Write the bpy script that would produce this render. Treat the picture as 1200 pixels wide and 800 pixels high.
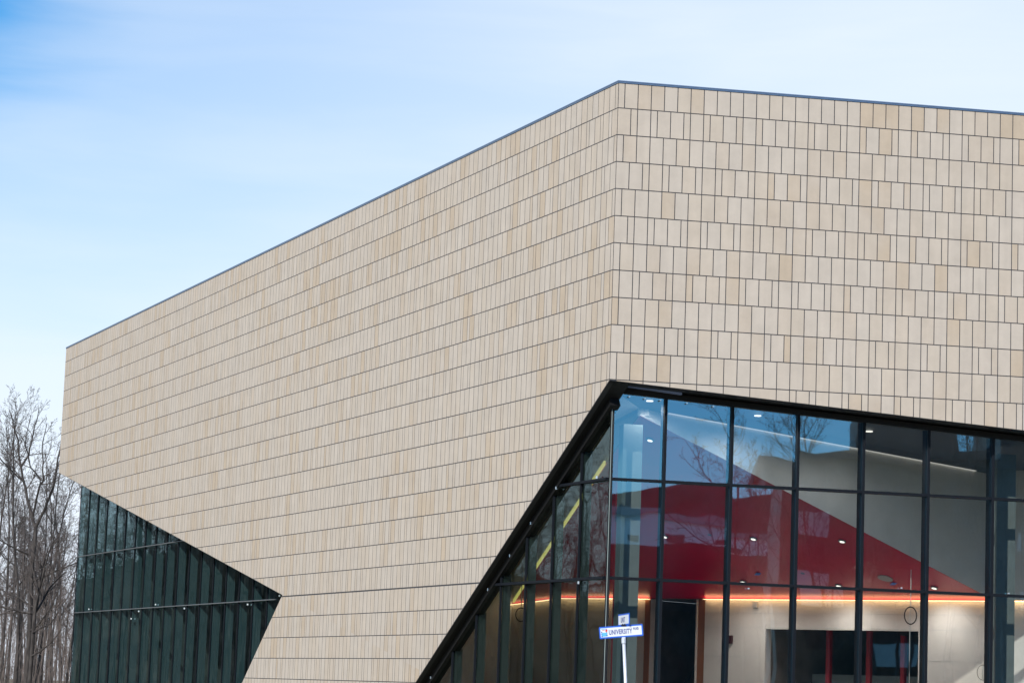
import bpy, bmesh, math, random
from mathutils import Vector, Matrix
R_ = math.radians
scene = bpy.context.scene
for o in list(bpy.data.objects): bpy.data.objects.remove(o)
C = scene.collection
rng = random.Random(7)

# ------------------------------------------------------------------ camera
cam_d = bpy.data.cameras.new('camera'); cam = bpy.data.objects.new('camera', cam_d); C.objects.link(cam)
FW = Vector((0.0, 0.99075, 0.13571)); RT = Vector((0.99934, -0.00494, 0.03606))
FW.normalize(); RT = (RT - FW*RT.dot(FW)).normalized(); UP = RT.cross(FW)
M = Matrix((RT, UP, -FW)).transposed().to_4x4(); M.translation = Vector((-2.134, -55.364, 1.70))
cam.matrix_world = M
cam_d.sensor_width = 36; cam_d.lens = 3022.26/1200*36; cam_d.clip_start = .5; cam_d.clip_end = 6000
scene.camera = cam

# ------------------------------------------------------------------ sun + sky
SUN_DIR = Vector((-0.36, -0.72, 0.59)).normalized()      # towards the sun
sd = bpy.data.lights.new('sun', 'SUN'); sd.energy = 5.0; sd.angle = R_(0.53); sd.color = (1, .945, .86)
sun = bpy.data.objects.new('sun', sd); C.objects.link(sun)
sun.rotation_euler = SUN_DIR.to_track_quat('Z', 'Y').to_euler()
w = bpy.data.worlds.new('World'); scene.world = w; w.use_nodes = True
nt = w.node_tree; nt.nodes.clear()
def N(tree, t, **kw):
    n = tree.nodes.new(t)
    for k, v in kw.items(): setattr(n, k, v)
    return n
wo = N(nt, 'ShaderNodeOutputWorld'); bg = N(nt, 'ShaderNodeBackground'); bg.inputs[1].default_value = .105
sky = N(nt, 'ShaderNodeTexSky', sky_type='NISHITA'); sky.sun_disc = False
sky.sun_elevation = math.asin(SUN_DIR.z); sky.sun_rotation = math.atan2(SUN_DIR.x, SUN_DIR.y)
sky.air_density = 1.0; sky.dust_density = .25; sky.ozone_density = 2.5; sky.altitude = 50
# thin high cirrus veil: clear blue hole towards the upper left, denser over the building
tc = N(nt, 'ShaderNodeTexCoord')
mp = N(nt, 'ShaderNodeMapping'); mp.inputs['Rotation'].default_value = (0, R_(-8), R_(20)); mp.inputs['Scale'].default_value = (7, 7, 42)
nz = N(nt, 'ShaderNodeTexNoise'); nz.inputs['Scale'].default_value = 1.0; nz.inputs['Detail'].default_value = 6; nz.inputs['Distortion'].default_value = .4
nt.links.new(tc.outputs['Generated'], mp.inputs[0]); nt.links.new(mp.outputs[0], nz.inputs['Vector'])
hole = Vector((math.sin(R_(-15.5))*math.cos(R_(18.0)), math.cos(R_(-15.5))*math.cos(R_(18.0)), math.sin(R_(18.0))))
dot = N(nt, 'ShaderNodeVectorMath', operation='DISTANCE'); dot.inputs[1].default_value = hole
nt.links.new(tc.outputs['Generated'], dot.inputs[0])
addn = N(nt, 'ShaderNodeMath', operation='MULTIPLY_ADD'); addn.inputs[1].default_value = .05
nt.links.new(nz.outputs['Fac'], addn.inputs[0]); nt.links.new(dot.outputs['Value'], addn.inputs[2])
half = N(nt, 'ShaderNodeMath', operation='MULTIPLY'); half.inputs[1].default_value = .5; nt.links.new(addn.outputs[0], half.inputs[0])
veil = N(nt, 'ShaderNodeValToRGB'); veil.color_ramp.interpolation = 'B_SPLINE'; el = veil.color_ramp.elements
for k, (p, f) in enumerate(((.052, .0), (.066, .34), (.080, .56), (.12, .62), (.175, .82), (.27, .95), (.42, .30), (.60, .12), (1.0, .12))):
    q = el[k] if k < 2 else el.new(p)
    q.position = p; q.color = (f, f, f, 1)
nt.links.new(half.outputs[0], veil.inputs[0]); s1 = veil
mr3 = N(nt, 'ShaderNodeMapRange'); mr3.inputs['From Min'].default_value = .35; mr3.inputs['From Max'].default_value = .65
mr3.inputs['To Min'].default_value = -.03; mr3.inputs['To Max'].default_value = .03
nt.links.new(nz.outputs['Fac'], mr3.inputs['Value'])
# pale haze low over the horizon
sx_ = N(nt, 'ShaderNodeSeparateXYZ'); nt.links.new(tc.outputs['Generated'], sx_.inputs[0])
hz = N(nt, 'ShaderNodeMapRange', interpolation_type='SMOOTHSTEP'); hz.inputs['From Min'].default_value = .02; hz.inputs['From Max'].default_value = .235
hz.inputs['To Min'].default_value = .34; hz.inputs['To Max'].default_value = 0.0; nt.links.new(sx_.outputs['Z'], hz.inputs['Value'])
s0 = N(nt, 'ShaderNodeMath', operation='ADD'); nt.links.new(s1.outputs[0], s0.inputs[0]); nt.links.new(hz.outputs[0], s0.inputs[1])
s2 = N(nt, 'ShaderNodeMath', operation='ADD', use_clamp=True); nt.links.new(s0.outputs[0], s2.inputs[0]); nt.links.new(mr3.outputs[0], s2.inputs[1])
mx = N(nt, 'ShaderNodeMix', data_type='RGBA'); mx.inputs['B'].default_value = (8.2, 8.95, 10.0, 1)
nt.links.new(s2.outputs[0], mx.inputs['Factor']); hs = N(nt, 'ShaderNodeHueSaturation'); hs.inputs['Saturation'].default_value = 1.6; hs.inputs['Value'].default_value = 1.4; nt.links.new(sky.outputs[0], hs.inputs['Color']); nt.links.new(hs.outputs[0], mx.inputs['A'])
nt.links.new(mx.outputs['Result'], bg.inputs[0]); nt.links.new(bg.outputs[0], wo.inputs[0])
vs = scene.view_settings; vs.view_transform = 'Standard'; vs.look = 'None'; vs.exposure = 0.06; vs.gamma = 1; vs.use_curve_mapping = False
scene.render.engine = 'CYCLES'
scene.cycles.max_bounces = 10; scene.cycles.transparent_max_bounces = 24; scene.cycles.glossy_bounces = 5
scene.cycles.caustics_reflective = False; scene.cycles.caustics_refractive = False

# ------------------------------------------------------------------ materials
def mat(name, col, rough=.6, metal=0, spec=.5, var=0, vscale=3, bump=0, bscale=40, emit=None, estr=0):
    m = bpy.data.materials.new(name); m.use_nodes = True; t = m.node_tree; b = t.nodes['Principled BSDF']
    b.inputs['Base Color'].default_value = (*col, 1); b.inputs['Roughness'].default_value = rough
    b.inputs['Metallic'].default_value = metal; b.inputs['Specular IOR Level'].default_value = spec
    if emit: b.inputs['Emission Color'].default_value = (*emit, 1); b.inputs['Emission Strength'].default_value = estr
    c = N(t, 'ShaderNodeTexCoord')
    if var:
        n = N(t, 'ShaderNodeTexNoise'); n.inputs['Scale'].default_value = vscale; n.inputs['Detail'].default_value = 6
        r = N(t, 'ShaderNodeMapRange'); r.inputs['From Min'].default_value = .3; r.inputs['From Max'].default_value = .7
        r.inputs['To Min'].default_value = 1-var; r.inputs['To Max'].default_value = 1+var
        x = N(t, 'ShaderNodeMix', data_type='RGBA', blend_type='MULTIPLY'); x.inputs['Factor'].default_value = 1
        x.inputs['A'].default_value = (*col, 1)
        t.links.new(c.outputs['Object'], n.inputs['Vector']); t.links.new(n.outputs['Fac'], r.inputs['Value'])
        t.links.new(r.outputs[0], x.inputs['B']); t.links.new(x.outputs['Result'], b.inputs['Base Color'])
    if bump:
        n2 = N(t, 'ShaderNodeTexNoise'); n2.inputs['Scale'].default_value = bscale; n2.inputs['Detail'].default_value = 4
        bp = N(t, 'ShaderNodeBump'); bp.inputs['Strength'].default_value = bump; bp.inputs['Distance'].default_value = .02
        t.links.new(c.outputs['Object'], n2.inputs['Vector']); t.links.new(n2.outputs['Fac'], bp.inputs['Height']); t.links.new(bp.outputs[0], b.inputs['Normal'])
    return m
def stone_mat():
    m = bpy.data.materials.new('stone_panels'); m.use_nodes = True; t = m.node_tree; b = t.nodes['Principled BSDF']
    g = N(t, 'ShaderNodeNewGeometry'); c = N(t, 'ShaderNodeTexCoord')
    n = N(t, 'ShaderNodeTexNoise'); n.inputs['Scale'].default_value = .35; n.inputs['Detail'].default_value = 3
    t.links.new(c.outputs['Object'], n.inputs['Vector'])
    # per panel random plus a slow drift, so that warm panels come in clusters
    a = N(t, 'ShaderNodeMath', operation='MULTIPLY_ADD'); a.inputs[1].default_value = .95; a.inputs[2].default_value = -.47
    t.links.new(n.outputs['Fac'], a.inputs[0])
    s = N(t, 'ShaderNodeMath', operation='ADD'); t.links.new(g.outputs['Random Per Island'], s.inputs[0]); t.links.new(a.outputs[0], s.inputs[1])
    r = N(t, 'ShaderNodeValToRGB'); e = r.color_ramp.elements
    e[0].position = 0; e[0].color = (.480, .421, .358, 1); e[1].position = 1.0; e[1].color = (.452, .366, .276, 1)
    for p, col in ((.35, (.477, .415, .351)), (.62, (.474, .406, .332)), (.82, (.470, .400, .328))):
        q = e.new(p); q.color = (*col, 1)
    t.links.new(s.outputs[0], r.inputs[0])
    n2 = N(t, 'ShaderNodeTexNoise'); n2.inputs['Scale'].default_value = 2.2; n2.inputs['Detail'].default_value = 8; n2.inputs['Roughness'].default_value = .65
    t.links.new(c.outputs['Object'], n2.inputs['Vector'])
    mr = N(t, 'ShaderNodeMapRange'); mr.inputs['From Min'].default_value = .3; mr.inputs['From Max'].default_value = .7; mr.inputs['To Min'].default_value = .93; mr.inputs['To Max'].default_value = 1.06
    t.links.new(n2.outputs['Fac'], mr.inputs['Value'])
    x = N(t, 'ShaderNodeMix', data_type='RGBA', blend_type='MULTIPLY'); x.inputs['Factor'].default_value = 1
    t.links.new(r.outputs[0], x.inputs['A']); t.links.new(mr.outputs[0], x.inputs['B']); t.links.new(x.outputs['Result'], b.inputs['Base Color'])
    b.inputs['Roughness'].default_value = .72; b.inputs['Specular IOR Level'].default_value = .3
    ms = N(t, 'ShaderNodeMapping'); ms.inputs['Scale'].default_value = (5, 5, .35); t.links.new(c.outputs['Object'], ms.inputs[0])
    n3 = N(t, 'ShaderNodeTexNoise'); n3.inputs['Scale'].default_value = 1; n3.inputs['Detail'].default_value = 5; t.links.new(ms.outputs[0], n3.inputs['Vector'])
    m3 = N(t, 'ShaderNodeMapRange'); m3.inputs['From Min'].default_value = .35; m3.inputs['From Max'].default_value = .75; m3.inputs['To Min'].default_value = .965; m3.inputs['To Max'].default_value = 1.05; t.links.new(n3.outputs['Fac'], m3.inputs['Value'])
    x3 = N(t, 'ShaderNodeMix', data_type='RGBA', blend_type='MULTIPLY'); x3.inputs['Factor'].default_value = 1
    t.links.new(x.outputs['Result'], x3.inputs['A']); t.links.new(m3.outputs[0], x3.inputs['B']); t.links.new(x3.outputs['Result'], b.inputs['Base Color'])
    nb = N(t, 'ShaderNodeTexNoise'); nb.inputs['Scale'].default_value = 60; nb.inputs['Detail'].default_value = 4; t.links.new(c.outputs['Object'], nb.inputs['Vector'])
    bb_ = N(t, 'ShaderNodeBump'); bb_.inputs['Strength'].default_value = .25; bb_.inputs['Distance'].default_value = .004; t.links.new(nb.outputs['Fac'], bb_.inputs['Height']); t.links.new(bb_.outputs[0], b.inputs['Normal'])
    return m
def glass_mat(name, tint, refl, fr0, wave, scale, fr1=.8, stretch=(1, 1, 1)):
    # coated insulating glass: tinted see-through plus a coloured mirror, each pane slightly wavy in its own way
    m = bpy.data.materials.new(name); m.use_nodes = True; t = m.node_tree; t.nodes.clear()
    out = N(t, 'ShaderNodeOutputMaterial'); tr = N(t, 'ShaderNodeBsdfTransparent'); gl = N(t, 'ShaderNodeBsdfGlossy'); mxs = N(t, 'ShaderNodeMixShader')
    tr.inputs[0].default_value = (*tint, 1); gl.inputs['Color'].default_value = (*refl, 1); gl.inputs['Roughness'].default_value = .012
    c = N(t, 'ShaderNodeTexCoord'); oi = N(t, 'ShaderNodeObjectInfo')
    mu = N(t, 'ShaderNodeVectorMath', operation='SCALE'); mu.inputs[0].default_value = (37, 53, 71); t.links.new(oi.outputs['Random'], mu.inputs['Scale'])
    ad = N(t, 'ShaderNodeVectorMath', operation='ADD'); t.links.new(c.outputs['Object'], ad.inputs[0]); t.links.new(mu.outputs[0], ad.inputs[1])
    n = N(t, 'ShaderNodeTexNoise'); n.inputs['Scale'].default_value = scale; n.inputs['Detail'].default_value = 1.5; n.inputs['Roughness'].default_value = .4
    st = N(t, 'ShaderNodeMapping'); st.inputs['Scale'].default_value = stretch; t.links.new(ad.outputs[0], st.inputs[0]); t.links.new(st.outputs[0], n.inputs['Vector'])
    bp = N(t, 'ShaderNodeBump'); bp.inputs['Strength'].default_value = 1; bp.inputs['Distance'].default_value = wave
    t.links.new(n.outputs['Fac'], bp.inputs['Height']); t.links.new(bp.outputs[0], gl.inputs['Normal'])
    lw = N(t, 'ShaderNodeFresnel'); lw.inputs['IOR'].default_value = 1.5
    mr = N(t, 'ShaderNodeMapRange'); mr.inputs['From Min'].default_value = .04; mr.inputs['From Max'].default_value = 1; mr.inputs['To Min'].default_value = fr0; mr.inputs['To Max'].default_value = fr1
    t.links.new(lw.outputs[0], mr.inputs['Value']); ge = N(t, 'ShaderNodeNewGeometry'); fm = N(t, 'ShaderNodeMath', operation='SUBTRACT', use_clamp=True)   # only the outer, coated face mirrors
    t.links.new(mr.outputs[0], fm.inputs[0]); t.links.new(ge.outputs['Backfacing'], fm.inputs[1]); t.links.new(fm.outputs[0], mxs.inputs[0])
    t.links.new(tr.outputs[0], mxs.inputs[1]); t.links.new(gl.outputs[0], mxs.inputs[2]); t.links.new(mxs.outputs[0], out.inputs[0])
    return m
def wood_bark(name, a, b_):
    m = mat(name, a, .9, spec=.2); t = m.node_tree; b = t.nodes['Principled BSDF']
    c = N(t, 'ShaderNodeTexCoord'); mpn = N(t, 'ShaderNodeMapping'); mpn.inputs['Scale'].default_value = (9, 9, 2)
    n = N(t, 'ShaderNodeTexNoise'); n.inputs['Scale'].default_value = 1; n.inputs['Detail'].default_value = 6
    r = N(t, 'ShaderNodeValToRGB'); r.color_ramp.elements[0].position = .35; r.color_ramp.elements[0].color = (*a, 1)
    r.color_ramp.elements[1].position = .68; r.color_ramp.elements[1].color = (*b_, 1)
    t.links.new(c.outputs['Object'], mpn.inputs[0]); t.links.new(mpn.outputs[0], n.inputs['Vector']); t.links.new(n.outputs['Fac'], r.inputs[0]); t.links.new(r.outputs[0], b.inputs['Base Color'])
    return m
MT = dict(
 stone=stone_mat(),
 backing=mat('dark_backing', (.045, .045, .05), .9),
 coping=mat('blue_grey_coping', (.13, .19, .29), .4, .4),
 black=mat('black_metal', (.008, .008, .009), .55, .0, .3),
 cap=mat('mullion_cap', (.005, .007, .011), .6, .0, .2),
 fin=mat('grey_green_fin', (.12, .15, .14), .45, .0),
 finF=mat('grey_fin', (.17, .19, .185), .45, .0),
 railF=mat('aluminium_rail', (.15, .16, .17), .5, .2),
 glassR=glass_mat('coated_glass_front', (.93, .95, .95), (.26, .66, .98), .35, .0032, .6),
 glassL=glass_mat('coated_glass_side', (.55, .60, .59), (.58, .78, .80), .09, .003, .8),
 glassF=glass_mat('teal_glass_far', (.64, .76, .78), (.60, .82, .86), .18, .0032, 1.0, .85, (1.1, 1.1, .3)),
 red=mat('red_gloss_paint', (.44, .0012, .036), .30, 0, .22, var=.12, vscale=.8),
 plaster=mat('grey_plaster', (.76, .75, .72), .8, var=.06, vscale=2),
 beige=mat('beige_wall', (.58, .53, .48), .7, var=.08, vscale=1.5),
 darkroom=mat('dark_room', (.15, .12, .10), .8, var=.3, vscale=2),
 ceiling=mat('grey_ceiling', (.07, .08, .09), .7),
 column=mat('column_grey', (.20, .24, .235), .6, var=.08, vscale=3),
 copper=mat('brown_panel', (.25, .10, .05), .4),
 floor=mat('concrete_floor', (.50, .48, .45), .6, var=.15, vscale=1),
 roof=mat('roof_membrane', (.35, .35, .35), .8),
 cove=mat('cove_light', (1, .8, .5), .5, emit=(1, .62, .30), estr=6.5),
 yellow=mat('yellow_strip_light', (1, .85, .35), .5, emit=(1, .86, .22), estr=1.15),
 trimw=mat('white_trim', (.82, .80, .74), .4, emit=(1, .95, .88), estr=.45),  # glow added so the trim brightens the fascia
 lamp=mat('downlight_lens', (.9, .9, .85), .3, emit=(1, .95, .85), estr=1.6),
 grille=mat('speaker_grille', (.30, .28, .28), .6),
 tape=mat('blue_tape', (.02, .14, .55), .6),
 redpost=mat('red_post', (.28, .01, .02), .5),
 cable=mat('black_cable', (.01, .012, .018), .5),
 rope=mat('pale_cord', (.5, .48, .45), .7),
 film=mat('blue_film', (.30, .40, .70), .4),
 clip=mat('bright_clip', (.75, .76, .78), .25, .8),
 galv=mat('galvanised_post', (.62, .66, .72), .45, .35, var=.08, vscale=8),
 signblue=mat('sign_blue', (.006, .10, .56), .45),
 signwhite=mat('sign_white', (.66, .69, .73), .45),
 signtext=mat('sign_lettering', (.006, .025, .20), .5),
 signsky=mat('emblem_light_blue', (.10, .42, .80), .5),
 signred=mat('emblem_red', (.60, .03, .03), .5),
 bark=wood_bark('bark_dark', (.026, .023, .023), (.085, .076, .072)),
 twig=wood_bark('twig_bark', (.065, .056, .054), (.13, .112, .105)),
 needle=mat('conifer_needles', (.018, .030, .018), .8, var=.3, vscale=1),
 leafb=mat('dry_beech_leaves', (.36, .16, .07), .8, var=.3, vscale=4),
 brush=mat('undergrowth_stems', (.13, .105, .095), .9, var=.3, vscale=1),
 grass=mat('dry_grass', (.17, .15, .085), .95, var=.25, vscale=.4, bump=.4, bscale=8),
 asphalt=mat('asphalt', (.05, .05, .052), .85, var=.2, vscale=1.2),
 concrete=mat('pavement_concrete', (.38, .37, .35), .8, var=.1, vscale=1),
 paint=mat('road_paint', (.75, .74, .70), .7),
 paintY=mat('road_paint_yellow', (.62, .42, .05), .7),
 palewall=mat('pale_render', (.55, .54, .52), .8, var=.08, vscale=.3),
 darkglass=mat('dark_window', (.02, .025, .03), .1),
)

# ------------------------------------------------------------------ helpers
class MB:
    def __init__(s): s.v = []; s.f = []
    def poly(s, pts):
        i = len(s.v); s.v += [tuple(p) for p in pts]; s.f.append(tuple(range(i, i+len(pts))))
    def hexa(s, p):          # 8 points: bottom ring 0-3, top ring 4-7
        i = len(s.v); s.v += [tuple(q) for q in p]
        for q in ((0,3,2,1),(4,5,6,7),(0,1,5,4),(1,2,6,5),(2,3,7,6),(3,0,4,7)): s.f.append(tuple(i+k for k in q))
    def prism(s, ring, d):   # extrude a ring of points by vector d
        n = len(ring); i = len(s.v); s.v += [tuple(p) for p in ring] + [tuple(Vector(p)+d) for p in ring]
        s.f.append(tuple(i+k for k in range(n))[::-1]); s.f.append(tuple(i+n+k for k in range(n)))
        for k in range(n): s.f.append((i+k, i+(k+1) % n, i+n+(k+1) % n, i+n+k))
    def box(s, x0, y0, z0, x1, y1, z1):
        s.hexa([(x0,y0,z0),(x1,y0,z0),(x1,y1,z0),(x0,y1,z0),(x0,y0,z1),(x1,y0,z1),(x1,y1,z1),(x0,y1,z1)])
    def tube(s, pts, rad, n=8, cap=True, closed=False):
        i0 = len(s.v); P = [Vector(p) for p in pts]; k = len(P)
        if not hasattr(rad, '__len__'): rad = [rad]*k
        u = None
        for j in range(k):
            if closed: d = P[(j+1) % k]-P[j-1]
            else: d = P[min(j+1, k-1)]-P[max(j-1, 0)]
            d.normalize()
            if u is None:
                u = d.cross(Vector((0, 0, 1)) if abs(d.z) < .9 else Vector((1, 0, 0))).normalized()
            else: u = (u-d*u.dot(d)).normalized()
            v = d.cross(u)
            for a in range(n):
                t = 2*math.pi*a/n; q = P[j]+(u*math.cos(t)+v*math.sin(t))*rad[j]; s.v.append((q.x, q.y, q.z))
        for j in range(k if closed else k-1):
            j2 = (j+1) % k
            for a in range(n): s.f.append((i0+j*n+a, i0+j*n+(a+1) % n, i0+j2*n+(a+1) % n, i0+j2*n+a))
        if cap and not closed:
            s.f.append(tuple(i0+a for a in range(n))[::-1]); s.f.append(tuple(i0+(k-1)*n+a for a in range(n)))
    def disc(s, c, nrm, r, h, n=20):
        nrm = Vector(nrm).normalized(); s.tube([Vector(c), Vector(c)+nrm*h], r, n)
    def mesh(s, name):
        me = bpy.data.meshes.new(name); me.from_pydata(s.v, [], s.f); me.update(); return me
    def build(s, name, m, parent=None, smooth=False, fix=True):
        me = s.mesh(name)
        if fix:
            b = bmesh.new(); b.from_mesh(me); bmesh.ops.recalc_face_normals(b, faces=b.faces); b.to_mesh(me); b.free()
        me.materials.append(m)
        if smooth: me.polygons.foreach_set('use_smooth', [True]*len(me.polygons))
        o = bpy.data.objects.new(name, me); C.objects.link(o); o.parent = parent
        return o
def tag(o, label=None, cat=None, group=None, kind=None):
    if label: o['label'] = label
    if cat: o['category'] = cat
    if group: o['group'] = group
    if kind: o['kind'] = kind
    return o
def empty(name, loc=(0, 0, 0)):
    o = bpy.data.objects.new(name, None); C.objects.link(o); o.location = loc; o.empty_display_size = .3; return o
def copy_tree(o, parent=None):
    c = o.copy(); C.objects.link(c); c.parent = parent
    for ch in list(o.children): copy_tree(ch, c)
    return c

# the corner of the building is the origin; s runs along a wall, z up, off goes inwards
DL = Vector((-0.38073, 0.92468, 0)); DR = Vector((0.98352, 0.18080, 0)); DL.normalize(); DR.normalize()
NL = Vector((DL.y, -DL.x, 0)); NR = Vector((-DR.y, DR.x, 0))
if NL.y < 0: NL = -NL
if NR.y < 0: NR = -NR
def PL(s, z, off=0): p = DL*s+NL*off; return Vector((p.x, p.y, z))
def PR(s, z, off=0): p = DR*s+NR*off; return Vector((p.x, p.y, z))
Z0 = 14.536; H = .6; LEN_L = 53.55; LEN_R = 26.0; ZTOP = 15.10
OFF_L = .35; OFF_R = .70
def zl_r(s): return 8.509-.5887*s                    # slanted edge on the left wall next to the corner
def zr(s): return 8.509-.0610*s                      # sloping foot of the right wall
VX, VZ = 22.667, 4.38                                # tip of the far glass notch
def zl_u(s): return VZ+(s-VX)*.18203
def sl_d(z): return VX+(VZ-z)*1.4094

# ------------------------------------------------------------------ the building
bld = empty('arts_building'); tag(bld, 'arts centre clad in beige stone panels with slanted dark glass corners', 'building')

def clip(poly, f):       # keep the part where f(p) >= 0 (f linear)
    out = []; n = len(poly)
    for i in range(n):
        a, b = poly[i], poly[(i+1) % n]; fa, fb = f(a), f(b)
        if fa >= 0: out.append(a)
        if (fa >= 0) != (fb >= 0):
            t = fa/(fa-fb); out.append((a[0]+(b[0]-a[0])*t, a[1]+(b[1]-a[1])*t))
    return out
def area(p): return abs(sum(p[i][0]*p[(i+1) % len(p)][1]-p[(i+1) % len(p)][0]*p[i][1] for i in range(len(p))))/2 if len(p) > 2 else 0
def widths(row, start):
    if row % 2 == 0:
        yield .15
        while True: yield .3
    k = start
    pat = (1, 1, 0, 1, 0)
    while True:
        yield .3 if pat[k % 5] else .15
        k += 1
def add_panels(mb, P, length, nrows, pieces, wide=None, gx=.010):
    GX, GZ, T = gx, .011, .010
    for row in range(nrows):
        zt = ZTOP if row == 0 else Z0-H*(row-1); zb = Z0-H*row
        gz = .019 if row in (17, 18) else GZ
        s = 0; it = widths(row, (row*3+1) % 5 if row > 1 else 1)
        while s < length-.02:
            wd = next(it)
            if wide and row == wide[0] and wide[1] < s+.001 < wide[2]: wd = .6
            e = min(s+wd, length)
            g0 = gz if row == 18 else GZ; g1 = gz if row == 17 else GZ
            rect = [(s+GX, zb+g1), (e-GX, zb+g1), (e-GX, zt-g0), (s+GX, zt-g0)]
            # small setting-out errors and a hair of depth difference between panels
            dz = rng.uniform(-.0006, .0006)
            for p in pieces(rect):
                if area(p) > .0015:
                    q = [P(a, b, dz+.002) for a, b in p]; mb.prism(q, P(0, 0, T)-P(0, 0, 0))
            s = e
def pieces_L(rect):
    a = clip(rect, lambda p: p[1]-zl_r(p[0])-.02)     # above the slanted right edge
    if len(a) < 3: return
    fu = lambda p: p[1]-zl_u(p[0])-.01
    fd = lambda p: sl_d(p[1])-.012-p[0]
    b = clip(a, fu)
    if len(b) > 2: yield b
    c = clip(a, lambda p: -fu(p)); c = clip(c, fd) if len(c) > 2 else []
    if len(c) > 2: yield c
mb = MB(); add_panels(mb, PL, LEN_L, 26, pieces_L, gx=.0115); mb.build('stone_cladding', MT['stone'], bld)
def pieces_R(rect):
    a = clip(rect, lambda p: p[1]-zr(p[0])-.015)
    if len(a) > 2: yield a
mb = MB(); add_panels(mb, PR, LEN_R, 14, pieces_R, wide=(11, .1, 3.7)); mb.build('stone_cladding', MT['stone'], bld)
# backing behind the joints
mb = MB()
oL = [(.0, ZTOP), (LEN_L, ZTOP), (LEN_L, zl_u(LEN_L)), (VX, VZ), (sl_d(0), 0), (14.45, 0), (0, 8.509)]
mb.prism([PL(a, b, .0038) for a, b in oL], NL*.12)
mb.prism([PR(a, b, .0050) for a, b in ((.0, ZTOP), (0, 8.509), (LEN_R, zr(LEN_R)), (LEN_R, ZTOP))], NR*.12)
mb.build('wall_backing', MT['backing'], bld)
# coping on the parapet
mb = MB()
def coping_seg(P, n, a0, a1, z0, z1, out, inn):
    mb.hexa([P(a0, z0, -out), P(a1, z0, -out), P(a1, z0, inn), P(a0, z0, inn), P(a0, z1, -out), P(a1, z1, -out), P(a1, z1, inn), P(a0, z1, inn)])
for z0, z1, out in ((15.095, 15.123, .012), (15.126, 15.150, .018)):
    ring = [PL(LEN_L, z0, -out), None, PR(LEN_R, z0, -out), PR(LEN_R, z0, .35), None, PL(LEN_L, z0, .35)]
    def corner(off):   # meeting point of the two wall lines at that offset
        a = NL*off; b = NR*off; den = DL.x*(-DR.y)-(-DR.x)*DL.y
        t = ((b.x-a.x)*(-DR.y)-(-DR.x)*(b.y-a.y))/den; p = a+DL*t; return Vector((p.x, p.y, 0))
    c0 = corner(-out); c1 = corner(.35); ring[1] = Vector((c0.x, c0.y, z0)); ring[4] = Vector((c1.x, c1.y, z0))
    mb.prism(ring, Vector((0, 0, z1-z0)))
mb.build('coping', MT['coping'], bld)
# black reveals that carry the cladding back to the glass
mb = MB()
def reveal(P, n, a, b, depth, th):
    A = P(*a); B = P(*b); d = (B-A).normalized(); up = n.cross(d).normalized()
    if up.z < 0: up = -up
    mb.prism([A+n*.004, B+n*.004, B+n*depth, A+n*depth], up*th)
reveal(PL, NL, (-.0, 8.509), (14.40, 0.03), OFF_L+.16, .018)
reveal(PR, NR, (.0, 8.509), (LEN_R, zr(LEN_R)), OFF_R+.16, .013)
reveal(PL, NL, (VX, VZ), (LEN_L, zl_u(LEN_L)), OFF_L+.4, .009)
A = PL(VX, VZ); B = PL(sl_d(0.02), 0.02)
mb.prism([A+NL*.004, B+NL*.004, B+NL*(OFF_L+.3), A+NL*(OFF_L+.3)], PL(-.011, 0)-PL(0, 0))
mb.build('soffit_reveal', MT['black'], bld)
# body: roof, hidden walls and floor
pl_far = PL(LEN_L, 0); pr_far = PR(LEN_R, 0); back = pl_far+DR*34
mb = MB(); mb.prism([Vector((p.x, p.y, 14.75)) for p in (PL(.5, 0, .3), PR(LEN_R-.1, 0, .3), Vector((back.x, back.y, 0)), PL(LEN_L-.1, 0, .3))], Vector((0, 0, .2))); mb.build('roof', MT['roof'], bld)
mb = MB()
n1 = (back-pr_far); mb.prism([Vector((pr_far.x, pr_far.y, 0)), Vector((back.x, back.y, 0)), Vector((back.x, back.y, 14.74)), Vector((pr_far.x, pr_far.y, 14.74))], -DR*.25)
q = PL(LEN_L-.03, 0); q2 = PL(50.62, 0, OFF_L)
zt = zl_u(LEN_L)
mb.prism([PL(LEN_L-.03, zt+.02, .15), Vector((back.x, back.y, zt+.02)), Vector((back.x, back.y, 14.74)), PL(LEN_L-.03, 14.74, .15)], -DL*.2)
mb.build('rear_wall', MT['palewall'], bld)
mb = MB(); mb.prism([PL(50.66, 0.02, OFF_L+.1), PL(50.66, 0.02, 20), PL(50.66, 9.4, 20), PL(50.66, 9.4, OFF_L+.1)], -DL*.2); mb.build('end_wall', MT['darkroom'], bld)
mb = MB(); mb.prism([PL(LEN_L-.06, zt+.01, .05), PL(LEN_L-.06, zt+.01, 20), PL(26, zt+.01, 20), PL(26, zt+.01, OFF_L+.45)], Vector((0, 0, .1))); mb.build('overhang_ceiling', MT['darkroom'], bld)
mb = MB(); mb.prism([Vector((p.x, p.y, .06)) for p in (PL(.4, 0, .4), PR(.7, 0, .8), PR(LEN_R-.3, 0, .8), PR(LEN_R-.3, 0, 20), PL(14.6, 0, 22), PL(14.6, 0, .4))], Vector((0, 0, .08))); mb.build('floor', MT['floor'], bld)

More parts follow.
